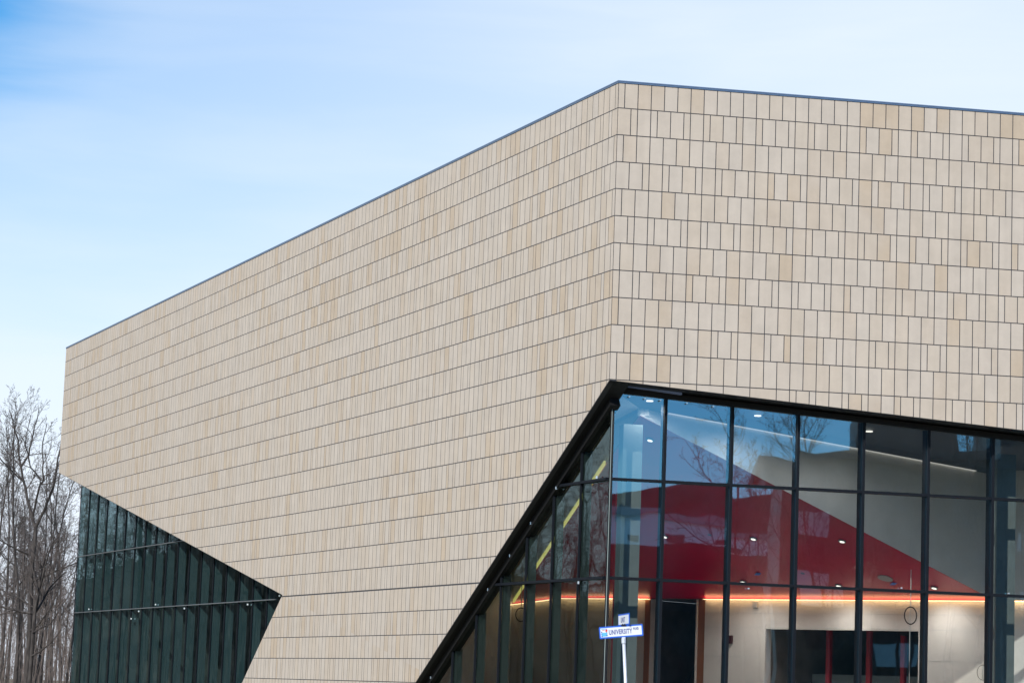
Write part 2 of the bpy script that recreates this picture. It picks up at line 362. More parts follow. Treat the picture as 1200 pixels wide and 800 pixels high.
# ---- curtain walls -------------------------------------------------------
TR = [0.14, 4.30, 6.445]
def bar(mb, P, s0, z0, s1, z1, w, o0, o1):
    a = Vector((s0, z0)); b = Vector((s1, z1)); d = (b-a).normalized(); n = Vector((-d.y, d.x))*w/2
    mb.hexa([P(a.x-n.x, a.y-n.y, o0), P(b.x-n.x, b.y-n.y, o0), P(b.x-n.x, b.y-n.y, o1), P(a.x-n.x, a.y-n.y, o1),
             P(a.x+n.x, a.y+n.y, o0), P(b.x+n.x, b.y+n.y, o0), P(b.x+n.x, b.y+n.y, o1), P(a.x+n.x, a.y+n.y, o1)])
def pane(P, n, poly, off, m, parent, tilt=.0022):
    if area(poly) < .03: return
    cx = sum(p[0] for p in poly)/len(poly); cz = sum(p[1] for p in poly)/len(poly)
    o0 = P(cx, cz, off); mb = MB(); tx, tz = rng.gauss(0, tilt), rng.gauss(0, tilt)
    ring = [P(a, b, off+(a-cx)*tx+(b-cz)*tz)-o0 for a, b in poly]
    mb.prism(ring, n*.026); o = mb.build('window_pane', m, parent); o.location = o0
def mullion(P, s, z0, z1, off, parent, capw=.062, fin=.26, finw=.075, fm='fin', capd=.075):
    m = MB(); bar(m, P, s, z0, s, z1, capw, off-capd, off-.003); o = m.build('mullion', MT['cap'], parent)
    f = MB(); bar(f, P, s, z0, s, z1, finw, off+.029, off+.029+fin); f.build('mullion_fin', MT[fm], parent)
def transom(P, s0, s1, z, off, parent, h=.058, m_='cap'):
    m = MB(); bar(m, P, s0, z, s1, z, h, off-.071, off-.0025); bar(m, P, s0, z, s1, z, .06, off+.029, off+.15); m.build('transom', MT[m_], parent)

# front glass (right of the corner)
cwR = empty('curtain_wall'); cwR.parent = bld
SC = .245                                   # glass corner along the front wall
def topR(s): return zr(s)-.115
grid = [SC]+[1.44+1.515*k for k in range(16)]
GEND = grid[-1]
def tpoly(s0, s1, z0, z1, top):
    rect = [(s0, z0), (s1, z0), (s1, z1), (s0, z1)]
    return clip(rect, lambda p: top(p[0])-p[1])
for i in range(len(grid)-1):
    zz = TR+[12]
    for j in range(3):
        p = tpoly(grid[i]+.012, grid[i+1]-.012, zz[j]+.012, zz[j+1]-.012, lambda s: topR(s)-.02)
        if len(p) > 2: pane(PR, NR, p, OFF_R, MT['glassR'], cwR)
for s in grid[1:]: mullion(PR, s, .14, topR(s), OFF_R, cwR, capw=.06, finw=.06, fm='cap')
for z in TR: transom(PR, SC+.045, GEND, z, OFF_R, cwR)
m = MB(); bar(m, PR, SC, topR(SC)+.02, GEND, topR(GEND)+.02, .12, OFF_R-.08, OFF_R+.14); m.build('head_frame', MT['black'], cwR)
# left glass beside the corner
cwL = empty('curtain_wall'); cwL.parent = bld
SCL = .60
def topL(s): return zl_r(s)-.13
gl = [SCL]+[2.04+1.492*k for k in range(9)]
for i in range(len(gl)-1):
    zz = TR+[12]
    for j in range(3):
        p = tpoly(gl[i]+.012, gl[i+1]-.012, zz[j]+.012, zz[j+1]-.012, lambda s: topL(s)-.02)
        if len(p) > 2: pane(PL, NL, p, OFF_L, MT['glassL'], cwL)
for s in gl[1:]:
    if topL(s) > .3: mullion(PL, s, .14, topL(s), OFF_L, cwL, capw=.045, fin=.19, finw=.06, capd=.05)
for z in TR: transom(PL, SCL+.05, min((8.509-.13-z)/.5887-.06, 14), z, OFF_L, cwL)
m = MB(); bar(m, PL, SCL-.1, topL(SCL-.1)+.03, 14.0, topL(14.0)+.03, .17, OFF_L-.09, OFF_L+.15); m.build('head_frame', MT['black'], cwL)
# corner post
pc = PR(SC, 0, OFF_R)
mb = MB(); mb.prism([Vector((pc.x-.035, pc.y-.02, .1)), Vector((pc.x+.045, pc.y-.035, .1)), Vector((pc.x+.06, pc.y+.08, .1)), Vector((pc.x-.01, pc.y+.09, .1))], Vector((0, 0, 8.25)))
mb.build('corner_post', MT['cap'], cwR)
mb = MB(); mb.box(pc.x-.012, pc.y-.056, .12, pc.x+.004, pc.y-.038, 8.3); mb.build('corner_bead', MT['column'], cwR)
# protective film strip under the head at the corner
mb = MB(); bar(mb, PR, .38, topR(.38)+.135, 1.75, topR(1.75)+.1, .07, OFF_R-.22, OFF_R-.10); mb.build('flashing', MT['film'], bld)
# far glass in the notch at the left end
cwF = empty('curtain_wall'); cwF.parent = bld
FEND = 50.75
gf = [22.2+1.503*k for k in range(20)]; gf = [g for g in gf if g < FEND-.4]+[FEND]
TF = [.14, 4.30, 6.50]
for i in range(len(gf)-1):
    zz = TF+[14]
    for j in range(3):
        rect = [(gf[i]+.012, zz[j]+.012), (gf[i+1]-.012, zz[j]+.012), (gf[i+1]-.012, zz[j+1]-.012), (gf[i]+.012, zz[j+1]-.012)]
        p = clip(rect, lambda q: zl_u(q[0])+.12-q[1]); p = clip(p, lambda q: q[0]-sl_d(q[1])+.2) if len(p) > 2 else []
        if len(p) > 2: pane(PL, NL, p, OFF_L, MT['glassF'], cwF, .004)
for s in gf:
    zb = max(.14, VZ-(s-VX)/1.4094-.1); mullion(PL, s, zb, zl_u(s)+.1 if s > VX else VZ, OFF_L, cwF, capw=.04, fin=.24, finw=.07, fm='finF', capd=.035)
for z in TF[1:]: transom(PL, max(24.4, (z-VZ)/.18203+VX+.1), FEND, z, OFF_L, cwF, .026, 'railF')
# small bright fixing clips
for k in range(7):
    s = rng.uniform(23.6, 50); z = rng.choice([4.30, 6.5, 4.3])+rng.choice([-.1, .1, .22, -.35])
    if zl_u(s)-.1 > z and s > sl_d(z)+.3:
        p = PL(s, z, OFF_L-.05); mb = MB(); mb.box(p.x-.022, p.y-.02, p.z-.025, p.x+.022, p.y+.02, p.z+.025); mb.build('fixing_clip', MT['clip'], cwF)
for s, z in ((1.1, 6.50), (3.3, 6.40), (4.7, 6.0), (7.2, 4.55), (10.8, 2.35), (1.9, 4.22), (5.9, 5.0)):
    p = PL(s, min(z, topL(s)+.05), OFF_L-.08); mb = MB(); mb.box(p.x-.02, p.y-.02, p.z-.03, p.x+.02, p.y+.02, p.z+.03); mb.build('fixing_clip', MT['clip'], cwL)
for s, z in ((.6, 8.26), (.95, 8.24), (1.3, 8.22), (1.9, 8.19), (2.5, 8.15), (6.9, 4.36), (9.4, 4.35), (3.4, 4.2)):
    p = PR(s, z, OFF_R-.08); mb = MB(); mb.box(p.x-.02, p.y-.02, p.z-.014, p.x+.02, p.y+.02, p.z+.014); mb.build('fixing_clip', MT['clip'], cwR)

# ---- lobby behind the glass ---------------------------------------------
V = Vector
AP = V((.788, 2.0, 7.993)); A = V((-.566, 15.755, 4.4)); B = V((9.774, 7.369, 4.4)); Cc = V((-1.865, 17.376, 4.239))
nS = (A-AP).cross(B-AP).normalized()
if nS.z < 0: nS = -nS
mb = MB(); mb.prism([AP, B, A], nS*.12); mb.prism([AP, A, Cc], nS*.12)
soff = mb.build('red_soffit', MT['red'], bld)
# fascias over the two slanted edges
T0 = V((.785, 1.998, 8.15)); T1 = V((9.774, 7.369, 7.44)); T2 = V((-2.0, 18.15, 7.86))
nFr = (B-AP).cross(V((0, 0, 1))).normalized(); nFl = (Cc-AP).cross(V((0, 0, 1))).normalized()
if nFr.y < 0: nFr = -nFr
if nFl.x < 0: nFl = -nFl
up1 = V((0, 0, .006))
mb = MB(); mb.prism([AP+up1, B+up1, T1, T0], nFr*.1); mb.build('fascia', MT['plaster'], bld)
mb = MB(); mb.prism([AP+up1+nFl*.11, Cc+up1, T2, T0+nFl*.11], nFl*.1); mb.build('fascia', MT['plaster'], bld)
# thin white trim with an added glow along the top of the front fascia, yellow strip light low on the side fascia
a = AP.lerp(B, .06); tz = lambda p: T0.z+(T1.z-T0.z)*((p-AP).length/(B-AP).length)
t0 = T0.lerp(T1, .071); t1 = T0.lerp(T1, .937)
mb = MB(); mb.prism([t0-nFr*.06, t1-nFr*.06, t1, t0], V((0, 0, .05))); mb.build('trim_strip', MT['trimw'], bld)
y0 = V((.19, 5.465, 7.227)); y1 = V((-1.798, 16.988, 4.311)); off = -nFl*.05
mb = MB(); dv = (y1-y0).normalized(); upv = V((0, 0, 1)); 
mb.prism([y0+off-upv*.045, y1+off-upv*.045, y1+off+upv*.045, y0+off+upv*.045], nFl*.045); mb.build('strip_light', MT['yellow'], bld)
# lobby ceiling
mb = MB()
g0 = PR(SC+.02, topR(SC)+.02, OFF_R+.16); g1 = PR(GEND, topR(GEND)+.02, OFF_R+.16)
Tx = T0.lerp(T1, 1.9)
for ring in ([g0, g1, Tx], [g0, Tx, T0]): mb.prism(ring, V((0, 0, .1)))
mb.build('ceiling', MT['ceiling'], bld)
mb = MB(); ll = PL(14.2, 8.3, OFF_L+.4); mb.prism([V((g0.x+.05, g0.y, 8.35)), T0+V((0, 0, .02)), T2+V((0, 0, .05)), V((ll.x, ll.y, 8.0))], V((0, 0, .1))); mb.build('ceiling', MT['plaster'], bld)
# main inner wall, with openings
tW = (B-A); tW.z = 0; tW.normalize(); nW = V((-tW.y, tW.x, 0))
if nW.y < 0: nW = -nW
def PW(t, z, off=0): p = A+tW*t+nW*off; return V((p.x, p.y, z))
def wbox(mb, t0, t1, z0, z1, o0=0, o1=.25):
    mb.hexa([PW(t0, z0, o0), PW(t1, z0, o0), PW(t1, z0, o1), PW(t0, z0, o1), PW(t0, z1, o0), PW(t1, z1, o0), PW(t1, z1, o1), PW(t0, z1, o1)])
mb = MB()
wbox(mb, -.02, 3.085, .14, 4.385)
wbox(mb, 4.84, 6.765, .14, 4.395)
wbox(mb, 6.765, 11.252, 3.632, 4.395)
wbox(mb, 11.252, 13.31, .14, 4.395)
mb.build('inner_wall', MT['beige'], bld)
mb = MB(); wbox(mb, 13.312, 24, .14, 4.385); wbox(mb, 13.312, 24, 4.389, 8.3, -.16, .2); mb.build('inner_wall', MT['plaster'], bld)
# wall joints as fine, slightly darker lines
mb = MB()
for z in (4.03, 3.66, 2.9):
    for a0, a1 in ((0, 3.08), (4.85, 6.75), (6.8, 11.2), (11.3, 13.3)):
        if z < 3.64 and a0 == 6.8: continue
        wbox(mb, a0, a1, z, z+.012, -.004, -.0005)
mb.build('wall_joints', MT['floor'], bld)
# door jambs and the return of the first opening
mb = MB(); wbox(mb, 4.61, 4.835, .14, 4.38, .02, .3); mb.build('bronze_jamb', MT['copper'], bld)
mb = MB(); wbox(mb, 4.565, 4.605, .14, 4.38, -.02, .3); wbox(mb, 6.62, 6.762, .14, 3.74, -.03, -.001); wbox(mb, 11.255, 11.40, .14, 3.74, -.03, -.001); mb.build('door_frame', MT['beige'], bld)
mb = MB(); wbox(mb, 2.93, 3.08, .14, 4.36, -.05, -.003); mb.build('painted_sun_strip', MT['copper'], bld)  # brown strip whose colour stands for sun reflected on the wall end
# dark rooms behind the openings
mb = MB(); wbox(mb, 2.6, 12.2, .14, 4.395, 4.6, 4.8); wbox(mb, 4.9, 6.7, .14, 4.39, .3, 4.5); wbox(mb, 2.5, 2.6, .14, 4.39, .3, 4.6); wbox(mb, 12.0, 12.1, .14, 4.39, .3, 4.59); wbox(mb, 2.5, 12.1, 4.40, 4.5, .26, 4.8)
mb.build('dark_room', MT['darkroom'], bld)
for t in (7.95, 9.15, 10.15): 
    mb = MB(); wbox(mb, t-.06, t+.06, .14, 3.9 if t < 10 else 3.55, 1.1, 1.22); mb.build('red_post', MT['redpost'], bld)
mb = MB(); wbox(mb, 6.8, 11.2, .14, 2.55, 2.2, 2.5); wbox(mb, 6.8, 11.2, 2.18, 2.22, 2.12, 2.19); mb.build('counter', MT['column'], bld)
mb = MB(); mb.tube([PW(3.5, 2.0, .9), PW(4.6, 3.55, .9)], .03, 8); mb.build('brace_bar', MT['black'], bld)
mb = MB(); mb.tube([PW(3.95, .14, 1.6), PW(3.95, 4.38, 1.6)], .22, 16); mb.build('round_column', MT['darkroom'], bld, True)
# cove light at the head of the wall
mb = MB(); wbox(mb, .02, 3.05, 4.374, 4.380, -.14, -.012); wbox(mb, 4.86, 13.28, 4.374, 4.380, -.14, -.012); wbox(mb, 13.33, 23, 4.374, 4.380, -.14, -.012); mb.build('cove_light', MT['cove'], bld)
# second inner wall, turning back to the left
tV = (Cc-A); tV.z = 0; tV.normalize(); nV = V((tV.y, -tV.x, 0)) if V((tV.y, -tV.x, 0)).y > 0 else V((-tV.y, tV.x, 0))
def PV(t, z, off=0): p = A+tV*t+nV*off; return V((p.x, p.y, z))
mb = MB()
L2 = (Cc-A); L2.z = 0; L2 = L2.length
mb.prism([PV(.03, .14), PV(L2, .14), PV(L2, 4.22), PV(.03, 4.385)], nV*.25); mb.build('inner_wall', MT['beige'], bld)
mb = MB(); mb.prism([PV(.05, 4.37, -.10), PV(L2, 4.215, -.10), PV(L2, 4.208, -.10), PV(.05, 4.363, -.10)], nV*.09); mb.build('cove_light', MT['cove'], bld)
mb = MB(); e2 = PV(L2, 0); l2 = PL(14.5, 0, OFF_L+.3)
mb.prism([V((e2.x, e2.y, .14)), V((l2.x, l2.y, .14)), V((l2.x, l2.y, 8.4)), V((e2.x, e2.y, 8.4))], V((.1, .25, 0))); mb.build('side_wall', MT['plaster'], bld)
# duct lines on the side wall
mb = MB()
for k in range(2):
    p = [V((-1.5+.18*k, 13.5, 6.9-.1*k)), V((-2.6+.18*k, 16.5, 5.6-.1*k))]; mb.tube(p, .035, 8)
mb.build('conduit', MT['darkroom'], bld, True)
# columns
for c, w2, ztop in ((V((.59, 1.85, 0)), .22, 7.75), (PR(9.68, 0, 1.75), .225, 7.55)):
    mb = MB(); d = DR*w2; e = NR*w2
    mb.prism([V((q.x, q.y, .14)) for q in (c-d-e, c+d-e, c+d+e, c-d+e)], V((0, 0, ztop-.14))); mb.build('column', MT['column'], bld)
mb = MB(); c = V((.33, 2.15, 0)); mb.box(c.x-.02, c.y-.02, .14, c.x+.03, c.y+.03, 6.5); mb.build('red_edge_post', MT['redpost'], bld)
# fittings in the red soffit
for p in ((1.849, 8.983, 5.766), (3.923, 7.53, 5.701), (5.909, 6.168, 5.631), (3.99, 10.675, 4.793), (6.233, 9.141, 4.712), (8.354, 7.565, 4.671), (1.098, 3.188, 7.584)):
    mb = MB(); mb.disc(V(p)-nS*.03, nS, .095, .035); o = mb.build('downlight', MT['railF'], soff)
    ld = bpy.data.lights.new('downlight_beam', 'SPOT'); ld.energy = 210; ld.spot_size = R_(150); ld.spot_blend = .9; ld.shadow_soft_size = .06; ld.color = (1, .97, .93)
    lo = bpy.data.objects.new('downlight_beam', ld); C.objects.link(lo); lo.location = V(p)+V((0, 0, -.07)); lo.parent = soff
    mb = MB(); mb.disc(V(p)-nS*.036, nS, .062, .005); mb.build('lamp_lens', MT['lamp'], soff)
mb = MB(); mb.disc(V((7.193, 7.813, 4.868))-nS*.02, nS, .19, .025, 24); mb.build('ceiling_speaker', MT['grille'], soff)
for p in ((2.895, 8.082, 5.781), (5.307, 8.994, 4.967)):
    mb = MB(); mb.disc(V(p)-nS*.01, nS, .055, .012); mb.build('recess', MT['black'], soff)
for p in ((4.318, 9.851, 4.952), (7.469, 8.034, 4.742)):
    e1 = DR*.11; e2 = nS.cross(DR).normalized()*.1; q = V(p)-nS*.006
    mb = MB(); mb.prism([q-e1-e2, q+e1-e2, q+e1+e2, q-e1+e2], nS*.004); mb.build('tape_patch', MT['tape'], soff)
for u_, v_ in ((.05, .30), (.24, .28), (.44, .28)):       # lobby ceiling downlights; their beams and the rightmost lamp added to brighten the fascia
    q = g0.lerp(g1, u_*.55).lerp(T0.lerp(T1, u_*1.5), v_)+V((0, 0, -.03))
    mb = MB(); mb.disc(q, (0, 0, 1), .08, .025); o = mb.build('downlight', MT['lamp'], bld)
    ld = bpy.data.lights.new('downlight_beam', 'SPOT'); ld.energy = 65; ld.spot_size = R_(165); ld.spot_blend = .6; ld.shadow_soft_size = .06; ld.color = (1, .97, .93)
    lo = bpy.data.objects.new('downlight_beam', ld); C.objects.link(lo); lo.location = q+V((0, 0, -.05)); lo.parent = bld
mb = MB(); wbox(mb, 5.53, 5.745, 3.24, 3.45, -.09, -.001); mb.build('wall_box', mat('dark_red_box', (.04, .008, .01), .4), bld)
mb = MB(); wbox(mb, 6.35, 6.5, 4.18, 4.33, -.07, -.001); mb.build('wall_bracket', MT['floor'], bld)

# cables left hanging by the fitters
def cable_loop(c, d, rx, rz, label, cord_up, cord_dn, rr=.014):
    o = empty('hanging_cable', c); tag(o, label, 'cable')
    mb = MB(); mb.tube([d*(rx*math.cos(t))+V((0, 0, rz*math.sin(t))) for t in [2*math.pi*k/40 for k in range(40)]], rr, 8, closed=True); mb.build('loop', MT['cable'], o, True)
    mb = MB(); mb.tube([V((0, .02, cord_up)), V((.004, .02, rz)), V((-.006, .03, 0)), V((.004, .02, -cord_dn))], .011, 6); mb.build('cord', MT['rope'], o, True)
cable_loop(PR(7.78, 3.835, 2.5), DR, .145, .195, 'black cable loop hanging on a pale cord behind the front glass, below the round grille', 1.05, 3.3)
cable_loop(PL(9.71, 3.716, 2.2), DR, .13, .17, 'dark cable loop hanging behind the side glass beside the slanted black edge', 1.2, .15)
cable_loop(PR(9.35, 2.6, 2.0), DR, .14, .17, 'thin wire loop hanging low beside the grey column at the right', .16, .15, .006)

# ------------------------------------------------------------------ street sign
sg = empty('street_sign', (.39, -4.0, 0)); tag(sg, 'blue and white street name sign on a leaning galvanised post before the glass corner', 'street sign')
sg.rotation_euler = (0, R_(-2.0), 0)
mb = MB(); mb.tube([V((.10, 0, 0)), V((.06, 0, 1.4)), V((0.0, 0, 2.86))], .032, 16); mb.build('post', MT['galv'], sg, True)
mb = MB(); mb.tube([V((0, 0, 2.80)), V((0, 0, 2.90))], .045, 16); mb.box(-.035, -.03, 2.89, .035, .03, 2.925); mb.build('bracket', MT['galv'], sg)
def blade(name, length, h, z, rot, slope):
    o = empty(name, (0, 0, z)); o.parent = sg; o.rotation_euler = (0, -slope, rot)
    def rr(l, hh, r, y0, y1):
        ring = []
        for cx, cz, a0 in ((l-r, hh-r, 0), (-l+r, hh-r, 90), (-l+r, -hh+r, 180), (l-r, -hh+r, 270)):
            for k in range(5): t = R_(a0+k*22.5); ring.append(V((cx+r*math.cos(t), y0, cz+r*math.sin(t))))
        m = MB(); m.prism(ring, V((0, y1-y0, 0))); return m
    rr(length/2, h/2, .02, -.006, .006).build('blade_panel', MT['signblue'], o)
    rr(length/2-.026, h/2-.028, .010, -.0085, -.0062).build('white_field', MT['signwhite'], o)
    return o
def text(s, size, x, z, m, parent, y=-.0095, sx=1):
    cu = bpy.data.curves.new('lettering', 'FONT'); cu.body = s; cu.size = size; cu.extrude = .0006; cu.align_x = 'LEFT'; cu.offset = .0035; cu.space_character = 1.12
    t = bpy.data.objects.new('lettering', cu); C.objects.link(t); bpy.context.view_layer.update()
    me = bpy.data.meshes.new_from_object(t.evaluated_get(bpy.context.evaluated_depsgraph_get())); bpy.data.objects.remove(t)
    o = bpy.data.objects.new('lettering', me); C.objects.link(o); me.materials.clear(); me.materials.append(m)
    o.parent = parent; o.rotation_euler = (R_(90), 0, 0); o.scale = (sx, 1, 1); o.location = (x, y, z); return o
b1 = blade('name_blade', .87, .235, 3.035, R_(0), R_(4.4))
b1.location.x = -.05
text('UNIVERSITY', .132, -.245, -.048, MT['signtext'], b1, sx=.59)
text('BLVD', .065, .245, .012, MT['signtext'], b1, sx=.62)
mb = MB(); mb.box(-.395, -.0105, -.075, -.275, -.0092, .0); mb.build('emblem_field', MT['signsky'], b1)
mb = MB()
for x, z, r in ((-.385, -.07, .012), (-.385, -.03, .01), (-.385, .012, .012), (-.285, -.055, .012), (-.29, .0, .009)): mb.tube([V((x, -.0118, z)), V((x, -.0107, z))], r, 10)
mb.build('emblem_dots', MT['signtext'], b1)
mb = MB(); mb.prism([V((-.31, -.0112, .015)), V((-.275, -.0112, .015)), V((-.27, -.0112, .06)), V((-.305, -.0112, .065))], V((0, .0014, 0))); mb.box(-.37, -.0112, .045, -.325, -.0098, .055); mb.build('emblem_flag', MT['signred'], b1)
mb = MB(); mb.box(-.395, -.0105, .065, -.28, -.0092, .078); mb.build('emblem_bar', MT['signsky'], b1)
b2 = blade('name_blade', .75, .235, 3.275, R_(-76), R_(1.0)); b2.location.x = .02; b2.location.y = .28
text('UNIT', .14, -.18, -.05, MT['signtext'], b2, sx=.8)
mb = MB(); mb.box(-.05, -.03, 3.145, .05, .03, 3.165); mb.box(-.03, -.02, 3.165, -.01, .02, 3.185); mb.box(.01, -.02, 3.165, .03, .02, 3.185); mb.build('bracket', MT['black'], sg)

# ------------------------------------------------------------------ ground
mb = MB(); mb.poly([(-2500, -2500, 0), (2500, -2500, 0), (2500, 2500, 0), (-2500, 2500, 0)]); tag(mb.build('ground', MT['grass'], fix=False), kind='structure')
def strip(name, o0, o1, s0, s1, z, m):
    b = MB(); b.poly([PR(s0, z, o0), PR(s1, z, o0), PR(s1, z, o1), PR(s0, z, o1)]); return tag(b.build(name, m, fix=False), kind='structure')
strip('road', -24, -9, -300, 300, .004, MT['asphalt'])
b = MB(); b.hexa([PR(-300, 0, -8.85), PR(300, 0, -8.85), PR(300, 0, -5.2), PR(-300, 0, -5.2), PR(-300, .13, -8.85), PR(300, .13, -8.85), PR(300, .13, -5.2), PR(-300, .13, -5.2)]); tag(b.build('pavement', MT['concrete']), kind='structure')
b = MB(); b.hexa([PR(-300, 0, -9.0), PR(300, 0, -9.0), PR(300, 0, -8.853), PR(-300, 0, -8.853), PR(-300, .14, -9.0), PR(300, .14, -9.0), PR(300, .14, -8.853), PR(-300, .14, -8.853)]); tag(b.build('kerb', MT['concrete']), kind='structure')
b = MB()
for o in (-16.6, -16.35): b.poly([PR(-300, .008, o), PR(300, .008, o), PR(300, .008, o+.11), PR(-300, .008, o+.11)])
tag(b.build('road_marking', MT['paintY'], fix=False), kind='structure')

# ------------------------------------------------------------------ trees
def rot_dir(d, ang, az):
    d = d.normalized(); u = d.cross(V((0, 0, 1)) if abs(d.z) < .95 else V((1, 0, 0))).normalized(); v = d.cross(u)
    return (d*math.cos(ang)+(u*math.cos(az)+v*math.sin(az))*math.sin(ang)).normalized()
class Tree:
    def __init__(s, seed): s.r = random.Random(seed); s.trunk = MB(); s.crown = MB()
    def branch(s, p, d, L, r0, r1, nseg, n, mb, wob=.12, lift=.06):
        pts = [V(p)]; rad = [r0]; d = d.normalized()
        for k in range(nseg):
            d = (d+V((s.r.gauss(0, wob), s.r.gauss(0, wob), s.r.gauss(0, wob)+lift))).normalized()
            pts.append(pts[-1]+d*(L/nseg)); rad.append(r0+(r1-r0)*(k+1)/nseg)
        mb.tube(pts, rad, n, cap=False); return pts, rad
    def limb(s, pts, rad, level, L, frac0=.25, dens=1.0):
        R = s.r
        spec = {1: (9, .42, .50, 4, 4, .40), 2: (6, .42, .6, 3, 3, .45), 3: (4, .45, .65, 2, 3, .5)}[level]
        cnt = max(2, int(spec[0]*dens*R.uniform(.8, 1.2)))
        for k in range(cnt):
            t = frac0+(1-frac0)*(k+R.random())/cnt; f = t*(len(pts)-1); i = min(int(f), len(pts)-2); a = f-i
            p = pts[i].lerp(pts[i+1], a); rr = rad[i]+(rad[i+1]-rad[i])*a; d = pts[i+1]-pts[i]
            nd = rot_dir(d, R.uniform(.45, 1.05), R.uniform(0, 6.283)); l = L*spec[1]*R.uniform(.6, 1.25)*(1.15-.6*t)
            r0 = min(rr*.6, .02*l+.004); r0 = max(r0, .006)
            q, rd = s.branch(p, nd, l, r0, max(.004, r0*.35), spec[3], spec[4], s.crown, .16, .07)
            if level < 3: s.limb(q, rd, level+1, l, .2, dens)
def forest_tree(seed, Ht, r, nl, start, dens=1.0, lean=(0, 0)):
    t = Tree(seed); R = t.r
    pts, rad = t.branch((0, 0, -.1), V((lean[0], lean[1], 1)), Ht, r, r*.18, 12, 8, t.trunk, .035, .05)
    for k in range(nl):
        f = (start+(1-start)*(k+R.random()*.8)/nl)*12; i = min(int(f), 11); a = f-i
        p = pts[i].lerp(pts[i+1], a); rr = rad[i]+(rad[i+1]-rad[i])*a; tt = f/12
        nd = rot_dir(V((0, 0, 1)), R.uniform(.45, .95), R.uniform(0, 6.283)); l = Ht*R.uniform(.20, .34)*(1.2-.75*tt)
        r0 = min(rr*.5, .016*l)
        q, rd = t.branch(p, nd, l, r0, r0*.25, 6, 5, t.trunk, .12, .11)
        t.limb(q, rd, 1, l, .2, dens)
    t.limb(pts[-4:], rad[-4:], 1, Ht*.25, .1, dens)
    return t
def forked_tree():
    # tall dark trunk that forks at about nine metres, each limb forking once more
    t = Tree(5); R = t.r
    def poly(p, rad, n=8):
        P = [V(q) for q in p]
        Q = []; Rr = []
        for i in range(len(P)-1):
            for k in range(3):
                f = k/3; Q.append(P[i].lerp(P[i+1], f)+V((R.gauss(0, .02), R.gauss(0, .02), 0))); Rr.append(rad[i]+(rad[i+1]-rad[i])*f)
        Q.append(P[-1]); Rr.append(rad[-1]); t.trunk.tube(Q, Rr, n, cap=False); return Q, Rr
    poly([(.1, 0, -.1), (.05, 0, 3.5), (0, 0, 6.5), (.05, 0, 9.0)], [.135, .122, .11, .095])
    limbs = [poly([(.05, 0, 8.9), (-.5, .4, 10.4), (-.95, .7, 11.8), (-1.15, .6, 13.2), (-1.6, .5, 14.6)], [.085, .07, .055, .04, .018], 6),
             poly([(.05, 0, 8.95), (.45, -.3, 9.8), (.85, -.4, 10.9), (1.0, -.5, 12.3), (1.15, -.2, 14.2)], [.08, .065, .055, .04, .016], 6),
             poly([(-.15, .12, 9.5), (.1, -.3, 10.7), (.35, -.5, 11.2), (.2, -.4, 12.6), (.35, -.3, 14.0)], [.06, .05, .045, .03, .014], 6),
             poly([(.3, -.5, 11.2), (-.2, -.7, 11.8), (-.5, -.9, 12.8), (-.3, -1, 14.3)], [.045, .035, .026, .013], 5),
             poly([(-1.0, .7, 11.9), (-.55, .5, 12.5), (-.45, .4, 13.4), (-.2, .4, 14.8)], [.06, .045, .03, .016], 5),
             poly([(-.75, .5, 11.2), (-1.5, .3, 11.9), (-2.2, .2, 12.6), (-2.7, 0, 13.8)], [.045, .035, .026, .013], 5)]
    for q, rd in limbs: t.limb(q, rd, 1, 3.6, .25, 1.0)
    for z, az in ((5.2, 2.6), (6.4, .4), (7.6, 3.5), (4.0, 5.6)):
        q, rd = t.branch((.03, 0, z), V((math.cos(az), math.sin(az), .35)), 3.2, .05, .014, 5, 5, t.trunk, .14, .08); t.limb(q, rd, 1, 3, .2, .8)
    return t
def small_tree():
    # crooked small tree: short stem breaking into crooked upright limbs, one long limb to the left
    t = Tree(9); R = t.r
    q0, r0 = t.branch((0, 0, -.1), V((0, 0, 1)), 4.6, .095, .08, 6, 8, t.trunk, .02, .02)
    top = q0[-1]
    for d, l, r in ((V((-1, .1, .28)), 3.4, .07), (V((-.12, .1, 1)), 3.0, .075), (V((.35, -.1, 1)), 3.6, .07), (V((.6, .5, .8)), 2.4, .05)):
        q, rd = t.branch(top-V((0, 0, .08)), d, l, r, .02, 7, 6, t.trunk, .17, .05); t.limb(q, rd, 1, l, .15, 1)
    for z in (2.6, 3.6):
        q, rd = t.branch((0, 0, z), V((.8, -.2, .5)), 2, .04, .012, 4, 5, t.trunk, .15, .1); t.limb(q, rd, 1, 2, .2, .8)
    return t
def tree_obj(t, name, loc, label, group=None, bark='bark'):
    o = empty(name, loc); tag(o, label, 'tree', group)
    a = t.trunk.build('trunk', MT[bark], o, True, False); b = t.crown.build('crown', MT['twig'], o, False, False)
    return o
fk = tree_obj(forked_tree(), 'bare_tree', (-23.15, 60, 0), 'dark bare tree with forked trunk, nearest and largest of the wood beside the building')
sm = tree_obj(small_tree(), 'bare_tree', (-22.05, 55, 0), 'small crooked bare tree with a low limb reaching left, right of the forked tree')
fk.scale = (.95, .95, .93)
protos = []
for k, (Ht, r, nl, st, dn, ln) in enumerate([(14.5, .095, 13, .34, .9, (0, 0)), (13.5, .085, 11, .32, .95, (.06, 0)), (14, .10, 14, .42, .85, (-.03, 0)), (11.5, .075, 10, .28, 1.0, (.03, .02)), (12.5, .11, 11, .38, .95, (-.10, 0))]):
    protos.append(forest_tree(20+k, Ht, r, nl, st, dn, ln))
roots = []
lean = tree_obj(protos[4], 'bare_tree', (-20.9, 68, 0), 'grey bare tree whose trunk leans left, just left of the teal glass'); roots.append(lean)
left = tree_obj(protos[2], 'bare_tree', (-24.3, 64, 0), 'straight bare tree with tall thin trunk at the far left edge'); roots.append(left)
first = {}
GL = 'bare trees standing deeper in the wood'
